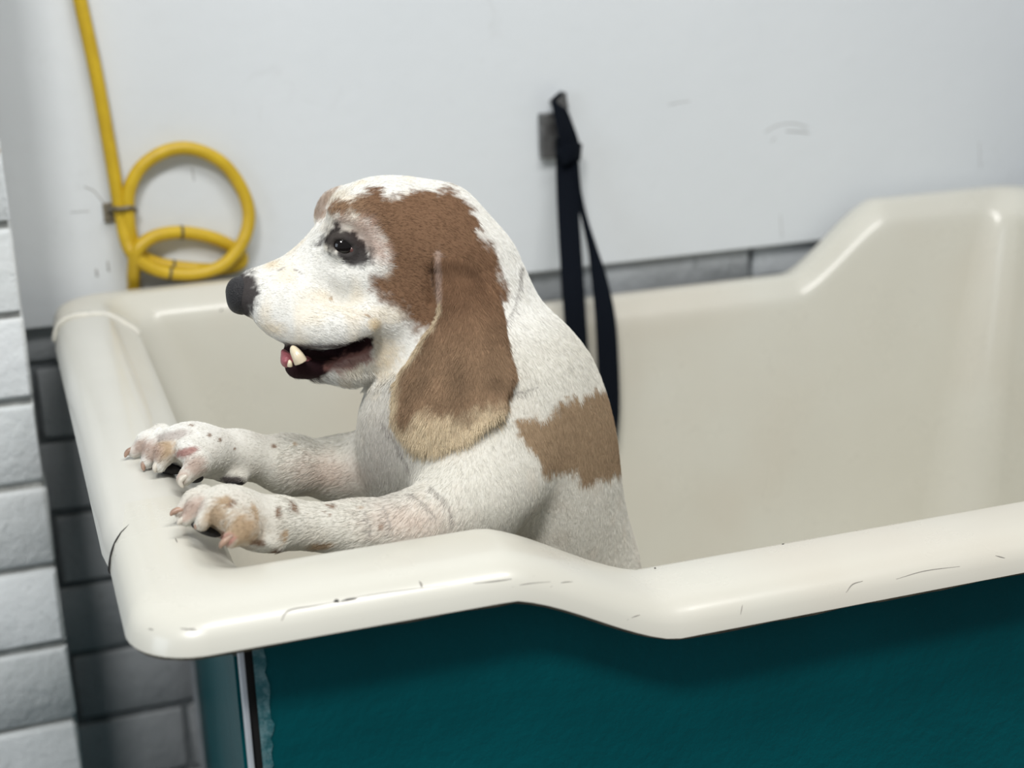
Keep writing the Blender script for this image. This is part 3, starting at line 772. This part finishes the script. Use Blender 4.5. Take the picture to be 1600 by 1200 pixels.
SPOTS = [(436, 801, 5, 11, 0, BROWN), (461, 793, 5, 11, -20, BROWN), (521, 791, 5, 5, 0, BROWN), (516, 805, 2.5, 2.5, 0, BROWN), (508, 800, 2, 2, 0, BROWN), (596, 824, 4, 6, 0, BROWN), (564, 793, 3, 2.5, 0, TAN),
         (361, 787, 9, 7, -30, BROWN), (399, 800, 5, 15, -15, TAN), (446, 838, 5, 11, 10, TAN), (505, 853, 20, 6, -5, TAN), (440, 862, 16, 6, 0, BROWN), (336, 808, 20, 32, 25, TAN * 0.9, 0.95), (352, 782, 10, 8, 0, TAN), (378, 828, 38, 34, 0, TAN * 0.9, 1.0), (356, 842, 12, 10, 0, PINK),
         (404, 848, 12, 6, 0, BROWN), (299, 793, 28, 15, -38, PALE * 0.85, 0.9), (296, 806, 16, 8, -40, PALE, 0.8), (328, 680, 3, 4, 0, BROWN), (344, 687, 3, 4, 0, BROWN), (367, 701, 2.5, 2, 0, BROWN), (428, 697, 4, 4, 0, BROWN), (461, 694, 3, 4.5, 0, TAN), (300, 664, 3, 2, 0, BROWN),
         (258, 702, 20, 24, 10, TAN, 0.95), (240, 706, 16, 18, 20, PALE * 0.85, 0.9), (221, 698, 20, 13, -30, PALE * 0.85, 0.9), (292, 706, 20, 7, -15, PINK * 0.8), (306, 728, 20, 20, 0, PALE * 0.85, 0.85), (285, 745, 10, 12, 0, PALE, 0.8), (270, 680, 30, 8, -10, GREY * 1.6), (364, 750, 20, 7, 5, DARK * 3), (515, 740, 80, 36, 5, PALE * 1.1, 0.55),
         (640, 815, 90, 40, 0, PALE * 1.2, 0.45), (598, 700, 60, 110, 0, GREY * 1.1, 0.55), (600, 572, 26, 26, 0, CREAM * 0.9, 0.7), (684, 425, 11, 34, 2, PALE * 0.85, 0.75), (560, 545, 14, 8, 0, CREAM), (424, 414, 16, 10, -20, CREAM, 0.6), (425, 512, 30, 14, 20, CREAM * 1.1, 0.6), (600, 545, 36, 26, 20, CREAM * 1.1, 0.6), (585, 506, 12, 10, 0, CREAM * 1.15),  # wide grey chest oval: greyish skin plus painted shade below the head
         (573, 492, 4, 2, 0, TAN), (517, 467, 3, 3, 0, TAN), (440, 420, 7, 1.5, -30, GREY), (465, 424, 8, 1.5, 30, GREY)]
def coat(P, far):
    """linear colour of the coat at points P (right/down/forward metres)"""
    px = 800 + P[:, 0] * FPX / P[:, 2]; py = 600 + P[:, 1] * FPX / P[:, 2]
    n1 = vnoise(P, 260, 1); n2 = vnoise(P, 90, 2); n3 = vnoise(P, 600, 3)
    wob = n1 * 5 + n2 * 4 + n3 * 4
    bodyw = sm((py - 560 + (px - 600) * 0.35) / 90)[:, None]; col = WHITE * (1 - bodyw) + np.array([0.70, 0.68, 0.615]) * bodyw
    def put(m_, c):
        nonlocal col
        m_ = np.clip(m_, 0, 1)[:, None]; col = col * (1 - m_) + np.asarray(c) * m_
    put(0.35 * sm((n2 + 0.1) * 1.4) * (px < 640) * (py < 620), CREAM * 1.2)
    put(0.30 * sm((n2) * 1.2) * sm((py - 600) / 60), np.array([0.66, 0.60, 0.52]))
    put(0.18 * sm(n1 * 1.5), np.array([0.60, 0.57, 0.51]))
    hs = 6 + 9 * sm((px - 560) / 30) * sm((py - 400) / 60) * sm((700 - px) / 40)
    put(1 - sm((poly_sd(px, py, P_HEAD) + wob * (0.6 + hs / 12) + hs) / (2 * hs)), BROWN)
    hd = poly_sd(px, py, P_HEAD)
    put(0.55 * poly_soft(px, py, P_HEAD, 5, wob) * sm((n2 + 0.35)) * sm((380 - px + 260) / 200), TAN * 0.9)
    put(0.85 * poly_soft(px, py, P_PALE, 14, wob * 1.3 - 4), PALE)
    ez_ = poly_sd(px, py, EAR); nearear = (ez_ < 4) & (py > 400) & (P[:, 2] < EARLIM(px, py)) & (~far)
    farear = (poly_sd(px, py, FEAR) < 6) & far & (P[:, 2] > 1.09)
    er = nearear | farear
    g = sm((py - 430) / 160)[:, None]; ecol = BROWN * 1.05 * (1 - g) + (BROWN * 0.62 + TAN * 0.42) * g
    ecol = ecol * (1 + 0.22 * n2[:, None])
    fr = sm((py - (660 - 0.16 * (px - 640)) + 12 * n1 + 16 * n2 + 20) / 40)[:, None]; ecol = ecol * (1 - fr) + CREAM * fr
    fe = (sm((ez_ + 6 + 2.5 * n1) / 5) * ((px < 700) & (py < 640)) * sm((py - 440) / 40))[:, None]; ecol = ecol * (1 - 0.8 * fe) + CREAM * 0.95 * 0.8 * fe
    fl2 = (sm((ez_ + 14 + 6 * n1 + 4 * n2) / 16) * sm((py - 560) / 60) * sm((680 - px) / 30))[:, None]; ecol = ecol * (1 - fl2 * .9) + CREAM * fl2 * .9
    col[er] = ecol[er]
    near = ~far & ~nearear
    put(poly_soft(px, py, P_BODY, 5, wob * 1.4) * ~nearear * (1 - sm((P[:, 2] - 1.098 + 0.008 * n2) / 0.006)), TAN * 0.68 + BROWN * 0.1)
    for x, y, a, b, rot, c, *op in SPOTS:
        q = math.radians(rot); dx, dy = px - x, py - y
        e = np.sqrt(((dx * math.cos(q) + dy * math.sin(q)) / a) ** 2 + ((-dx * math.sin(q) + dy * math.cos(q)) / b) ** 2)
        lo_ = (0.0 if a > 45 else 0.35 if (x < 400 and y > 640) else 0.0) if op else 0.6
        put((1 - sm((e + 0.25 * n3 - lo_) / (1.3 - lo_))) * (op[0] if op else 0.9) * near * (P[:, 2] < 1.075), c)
    for pl in ([(672, 762), (690, 778), (702, 796), (708, 822)], [(598, 792), (606, 808), (612, 836)], [(570, 800), (577, 822), (578, 845)], [(640, 772), (664, 788), (682, 812)], [(814, 414), (812, 450), (804, 482), (790, 508)], [(800, 616), (822, 612), (840, 606)], [(596, 660), (622, 700), (640, 735)]):  # creases and hair parts: their shade painted as thin dark lines
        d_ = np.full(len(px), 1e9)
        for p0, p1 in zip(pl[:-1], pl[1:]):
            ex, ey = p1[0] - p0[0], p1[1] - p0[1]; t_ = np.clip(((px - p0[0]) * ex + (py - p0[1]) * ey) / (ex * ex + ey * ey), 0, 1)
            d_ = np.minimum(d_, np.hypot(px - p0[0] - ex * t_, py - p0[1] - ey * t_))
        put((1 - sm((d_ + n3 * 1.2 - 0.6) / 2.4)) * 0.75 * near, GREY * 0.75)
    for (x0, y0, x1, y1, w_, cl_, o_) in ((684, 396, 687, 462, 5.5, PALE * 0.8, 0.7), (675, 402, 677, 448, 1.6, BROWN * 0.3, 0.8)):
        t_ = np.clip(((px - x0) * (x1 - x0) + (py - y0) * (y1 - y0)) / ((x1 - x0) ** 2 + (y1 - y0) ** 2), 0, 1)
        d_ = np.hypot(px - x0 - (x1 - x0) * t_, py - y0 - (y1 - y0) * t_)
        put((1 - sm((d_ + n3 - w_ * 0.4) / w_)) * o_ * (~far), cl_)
    eyd = poly_sd(px, py, P_EYE) + wob * 1.3 + 5 * sm((py - 395) / 20) * sm((556 - px) / 16) + 5 * sm((560 - px - 20) / 14) * (py > 385)
    put(0.7 * poly_soft(px, py, [(482, 348), (486, 318), (505, 298), (526, 294), (516, 316), (504, 346)], 6, wob), BROWN * 1.5)
    put((1 - sm((eyd + 6) / 15)) * 0.95, np.array([0.016, 0.011, 0.012]))
    put(poly_soft(px, py, P_NOSE, 6, wob) * 0.95, DARK * 1.3)
    gm = sm(1 - np.abs(py - (537 - 0.0009 * (px - 500) ** 2 + 4)) / 7) * (px > 400) * (px < 582) * (py < 548)
    put(gm * 0.8, DARK * 4)
    mo = poly_soft(px, py, P_MOUTH, 3, wob * 0.4) * near
    put(mo, DARK * np.array([1.6, 1.0, 1.1]))
    put(poly_soft(px, py, P_LIPPINK, 5, wob) * 0.85 * near, PINK * 0.75)
    skin = np.maximum.reduce([mo, poly_soft(px, py, P_NOSE, 4), poly_soft(px, py, P_EYE, 2) * ((px - 534) ** 2 + (py - 384) ** 2 < 24 ** 2)])
    return np.clip(col, 0, 1), px, py, nearear, farear, skin
def EARLIM(px, py): return ear_front(px, py) + 0.006

def m_coat(name, hair=False):
    mt, nt, b = new_mat(name)
    at = nt.nodes.new('ShaderNodeAttribute'); at.attribute_name = 'coat'
    if hair:
        link(nt, at.outputs['Color'], b.inputs['Base Color']); b.inputs['Roughness'].default_value = 0.7; b.inputs['Specular IOR Level'].default_value = 0.06
    else:
        v = coords(nt); n_ = ramp(nt, noise(nt, v, 420, 4, 0.6), [(0.3, (0.80, 0.79, 0.77)), (0.7, (1, 1, 1))])
        link(nt, mixc(nt, 0.7, at.outputs['Color'], n_, 'MULTIPLY'), b.inputs['Base Color']); b.inputs['Roughness'].default_value = 0.7
        b.inputs['Specular IOR Level'].default_value = 0.06
        bump(nt, b, noise(nt, v, 380, 5, 0.65), 0.5, 0.0012)
    return mt
MAT_COAT = m_coat('short_coat'); MAT_FUR = m_coat('fur_strands', True)

dog = empty('dog', W(U(745, 1425, 1.225)))
tag(dog, 'white and brown long-eared dog standing in the tub, front paws up on its rim', 'dog')
Wv = W(BV)
body = mesh_obj('body', Wv, BF, MAT_COAT, dog)
bm = body.data
nv = np.empty(len(BV) * 3, np.float32); bm.vertices.foreach_get('normal', nv); NW = nv.reshape(-1, 3).astype(float); NC_ = NW @ R
midz = 1.05 + np.clip((BV[:, 1] - 0.05), 0, 1) * 0.45
far_v = NC_[:, 2] > 0.15
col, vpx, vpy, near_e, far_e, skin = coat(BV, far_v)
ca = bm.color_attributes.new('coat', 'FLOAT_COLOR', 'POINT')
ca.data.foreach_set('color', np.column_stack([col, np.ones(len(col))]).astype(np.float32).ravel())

# fur: short strands rooted on the body, combed along the coat
tri = np.vstack([BF[:, [0, 1, 2]], BF[:, [0, 2, 3]]])
A, B, Cc = BV[tri[:, 0]], BV[tri[:, 1]], BV[tri[:, 2]]
ar = 0.5 * np.linalg.norm(np.cross(B - A, Cc - A), axis=1)
tp = vpx[tri[:, 0]]; ty_ = vpy[tri[:, 0]]; te = near_e[tri[:, 0]]
dens = np.where(ty_ < 960, 1.0, 0.10) * np.where(NC_[tri[:, 0], 2] < 0.35, 1.0, 0.35)
dens = dens * np.where(te, 2.6, 1.0) * np.where((tp < 640) & (ty_ < 620), 1.25, 1.0)
dens = dens * (1 - skin[tri[:, 0]])
pr = ar * dens; pr /= pr.sum()
NF = 210000
ti = rng.choice(len(tri), NF, p=pr); u1 = np.sqrt(rng.random(NF)); u2 = rng.random(NF)
w0, w1, w2 = 1 - u1, u1 * (1 - u2), u1 * u2
root = A[ti] * w0[:, None] + B[ti] * w1[:, None] + Cc[ti] * w2[:, None]
nrm = NC_[tri[ti, 0]] * w0[:, None] + NC_[tri[ti, 1]] * w1[:, None] + NC_[tri[ti, 2]] * w2[:, None]
nrm /= np.linalg.norm(nrm, axis=1)[:, None]
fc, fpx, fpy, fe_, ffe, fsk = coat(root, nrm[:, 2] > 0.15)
FLOW = np.array([(380, 450, 1, -.1), (430, 470, 1, .15), (470, 510, 1, .2), (520, 440, 1, .35), (600, 480, .9, .5), (560, 320, .8, -.45), (520, 330, .7, -.6), (640, 300, 1, 0), (720, 330, .8, .6), (640, 390, .9, .3),
                 (780, 400, .6, .8), (830, 470, .5, .85), (900, 570, .4, .9), (940, 680, .15, 1), (960, 800, .2, 1), (850, 680, .2, 1), (760, 760, .1, 1), (850, 820, .3, 1), (600, 690, -.1, 1), (640, 620, .0, 1), (690, 820, -.5, .8),
                 (560, 820, -1, .25), (450, 815, -1, .15), (500, 730, -1, .2), (400, 710, -1, .15), (370, 800, -.9, .4), (310, 785, -.7, .7), (270, 690, -.8, .5), (330, 700, -.9, .3), (480, 590, .5, .8), (560, 590, .5, .9), (500, 565, .9, .4)], float)
wt = 1 / ((fpx[:, None] - FLOW[:, 0]) ** 2 + (fpy[:, None] - FLOW[:, 1]) ** 2 + 200) ** 1.5
fd = (wt[:, :, None] * FLOW[None, :, 2:]).sum(1) / wt.sum(1)[:, None]
ed = np.column_stack([(fpx - 715) / 420, np.ones(NF)]); fd = np.where((fe_ | ffe)[:, None], ed, fd)
fd /= np.linalg.norm(fd, axis=1)[:, None] + 1e-9
fd = fd + np.where(fe_ | ffe, 0.25, 0.12)[:, None] * np.column_stack([vnoise(root, 170, 8), vnoise(root, 170, 9)]) + rng.normal(0, 0.16, (NF, 2))
d3 = np.column_stack([fd, np.zeros(NF)]); d3 -= nrm * (d3 * nrm).sum(1)[:, None]; d3 /= np.linalg.norm(d3, axis=1)[:, None] + 1e-9
head_ = (fpy < 600) & (fpx < 800) & ~fe_ & (fpx < 560 + 0.5 * (600 - fpy) + 60)
Lh = np.where(head_, 0.0032, 0.0044); Lh = np.where((fpx < 480) & (fpy < 545), 0.0026, Lh); Lh = np.where((fpx < 440) & (fpy > 640), 0.0024, Lh)
Lh = np.where((fpy > 580) & (fpy < 606) & (fpx > 480) & (fpx < 620), 0.0068, Lh)
es = poly_sd(fpx, fpy, EAR)
Lh = np.where(fe_ | ffe, 0.0062 + 0.004 * sm((fpy - 640) / 40), Lh)
Lh *= rng.uniform(0.6, 1.25, NF)
lift = np.where(fe_ | ffe, 0.30, 0.21) * rng.uniform(0.5, 1.5, NF)
lift = np.where((fpy > 580) & (fpy < 606) & (fpx > 480) & (fpx < 620), 0.8, lift)
pts = []
for k, t in enumerate((0.0, 0.36, 0.7, 1.0)):
    up = np.sin(lift) * t * (1 - 0.45 * t)
    pts.append(root + nrm * (Lh * up - 0.0002)[:, None] + d3 * (Lh * np.cos(lift) * t)[:, None])
PT = np.stack(pts, 1)
hc = bpy.data.hair_curves.new('fur')
hc.add_curves([4] * NF)
PW = W(PT.reshape(-1, 3)) - np.array(dog.location)
hc.attributes['position'].data.foreach_set('vector', PW.astype(np.float32).ravel())
ra = hc.attributes.get('radius') or hc.attributes.new('radius', 'FLOAT', 'POINT')
rad4 = np.tile(np.array([0.00010, 0.00009, 0.00007, 0.00003], np.float32), NF); ra.data.foreach_set('value', rad4)
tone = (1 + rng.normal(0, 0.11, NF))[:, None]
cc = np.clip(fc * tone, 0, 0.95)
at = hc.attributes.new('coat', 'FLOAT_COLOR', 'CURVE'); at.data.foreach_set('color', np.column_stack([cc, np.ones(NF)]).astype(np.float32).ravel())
hc.materials.append(MAT_FUR)
fur = bpy.data.objects.new('fur', hc); C.objects.link(fur); fur.parent = dog; fur['kind'] = 'stuff'

# ------------------------------------------------------------------ the dog's eyes, nose, mouth, claws, pads
def sphere_vf(c, rad, nu=24, nv=14):
    v = []; f = []
    for i in range(nv + 1):
        th = math.pi * i / nv
        for j in range(nu):
            ph = 2 * math.pi * j / nu
            v.append((c[0] + rad[0] * math.sin(th) * math.cos(ph), c[1] + rad[1] * math.sin(th) * math.sin(ph), c[2] + rad[2] * math.cos(th)))
    for i in range(nv):
        for j in range(nu):
            k = (j + 1) % nu; f.append((i * nu + j, i * nu + k, (i + 1) * nu + k, (i + 1) * nu + j))
    return np.array(v), f
def part(name, v, f, mat, parent=dog, **kw): return mesh_obj(name, W(v), f, mat, parent, **kw)
MAT_EYE = simple('dark_wet_eye', (0.006, 0.004, 0.0035), 0.06)
MAT_LID = simple('pink_inner_lid', (0.10, 0.042, 0.036), 0.3)
MAT_NOSE = simple('black_nose_leather', (0.014, 0.013, 0.015), 0.42, bmp=0.0012, bscale=900)
MAT_TONGUE = simple('pink_tongue', (0.38, 0.11, 0.13), 0.25, var=0.2, scale=120, bmp=0.0006, bscale=700)
MAT_TOOTH = simple('ivory_tooth', (0.72, 0.62, 0.45), 0.25, var=0.1, scale=150)
MAT_CLAW = simple('horn_claw', (0.34, 0.22, 0.16), 0.35, var=0.25, scale=200)
MAT_CLAWP = simple('pale_claw', (0.60, 0.55, 0.47), 0.3, var=0.15, scale=200)
MAT_PAD = simple('black_paw_pad', (0.016, 0.014, 0.014), 0.7, bmp=0.001, bscale=500)
v_, f_ = sphere_vf(EYE + np.array([0, 0, 0.0012]), (0.0088, 0.0088, 0.0088), 32, 20); eye = part('eye', v_, f_, MAT_EYE)
v_, f_ = sphere_vf(EYE + np.array([0.0064, 0.0028, -0.0040]), (0.0019, 0.0022, 0.0010), 12, 8); part('inner_lid', v_, f_, MAT_LID)
v_, f_ = sphere_vf(U(520, 384, 1.070), (0.009, 0.009, 0.009)); part('eye', v_, f_, MAT_EYE)
# nose leather with nostril
def small(c, half, h=0.0007):
    return Field(*[axis([(c[i] - half[i], c[i] + half[i], h)]) for i in range(3)])
NZ = 1.011
nf = small(U(380, 461, NZ), (0.022, 0.022, 0.024)); _D = D; D = nf
ell((381, 455, NZ), (27, 23, 30), 25, 8, .004); ell((377, 470, NZ), (20, 22, 24), 20, 8, .008)
ell((390, 471, NZ - 0.0108), (5.5, 10, 8), 35, 0, .003, 'sub'); ell((396, 465, NZ - 0.0112), (9, 3, 8), 40, 0, .003, 'sub')
ell((391, 472, NZ + 0.0150), (5.5, 10, 8), 35, 0, .003, 'sub')
cone((352, 462, NZ - 0.002), 1.6, (372, 492, NZ), 1.8, .002, 'sub')
nV, nF = D.mesh(); D = _D
part('nose', nV, nF, MAT_NOSE)
# tongue and teeth
tf = small(U(480, 556, 1.006), (0.034, 0.016, 0.022), 0.0009); D = tf
cone((450, 564, 1.008), 9, (478, 567, 1.012), 11, .004, fl=(ZD, 1.6)); cone((443, 549, 1.008), 3.5, (450, 563, 1.008), 7, .006, fl=(ZD, 1.8))
tV, tF = D.mesh(); D = _D; part('tongue', tV, tF, MAT_TONGUE)
def horn(name, pts, r0, mat, prof=None):
    p = catmull([U(*q) for q in pts], 5); t = np.linspace(0, 1, len(p)); r = r0 * np.sqrt(np.clip(1 - t ** 1.7, 0.004, 1)) if prof is None else np.interp(t, *prof)
    v_, f_ = tube_vf(p, r, 10); return part(name, v_, f_, mat)
horn('canine_tooth', [(470, 566, 0.9925), (466, 558, 0.9915), (460, 548, 0.992), (456, 540, 0.993)], 0.0044, MAT_TOOTH)
horn('incisor_tooth', [(453, 572, 0.993), (453, 567, 0.992), (452, 562, 0.9925)], 0.0018, MAT_TOOTH)
# claws
horn('claw', [(287, 796, 0.915), (277, 798, 0.914), (270, 801, 0.913), (266, 806, 0.912)], 0.0023, MAT_CLAW)
horn('claw', [(297, 808, 0.897), (288, 811, 0.896), (281, 815, 0.895), (277, 820, 0.894)], 0.0023, MAT_CLAWP)
horn('claw', [(316, 814, 0.887), (309, 820, 0.886), (304, 827, 0.885)], 0.0023, MAT_CLAW)
horn('claw', [(364, 838, 0.868), (354, 844, 0.866), (347, 850, 0.865), (343, 857, 0.865)], 0.0023, MAT_CLAW)
horn('claw', [(213, 702, 1.018), (204, 704, 1.017), (198, 708, 1.016), (195, 715, 1.015)], 0.0023, MAT_CLAW)
horn('claw', [(232, 716, 0.999), (226, 722, 0.998), (224, 729, 0.997), (225, 736, 0.996)], 0.0023, MAT_CLAW)
horn('claw', [(250, 722, 0.985), (244, 727, 0.984), (242, 733, 0.983), (243, 739, 0.983)], 0.0023, MAT_CLAWP)
horn('claw', [(291, 744, 0.966), (284, 749, 0.964), (282, 755, 0.963), (287, 763, 0.963)], 0.0023, MAT_CLAWP)
# pads
for (px, py, z), rd, rot in (((264, 732, 1.002), (24, 9, 28), 8), ((304, 747, 0.982), (14, 8, 12), 0), ((322, 826, 0.902), (26, 9, 30), 25), ((368, 848, 0.884), (18, 7, 14), 0), ((366, 752, 1.018), (17, 8, 14), 5)):
    c = U(px, py, z); v_, f_ = sphere_vf((0, 0, 0), tuple(r_(q, z) for q in rd), 20, 12); q = math.radians(rot)
    v_ = np.column_stack([v_[:, 0] * math.cos(q) - v_[:, 1] * math.sin(q), v_[:, 0] * math.sin(q) + v_[:, 1] * math.cos(q), v_[:, 2]]) + c
    part('paw_pad', v_, f_, MAT_PAD)
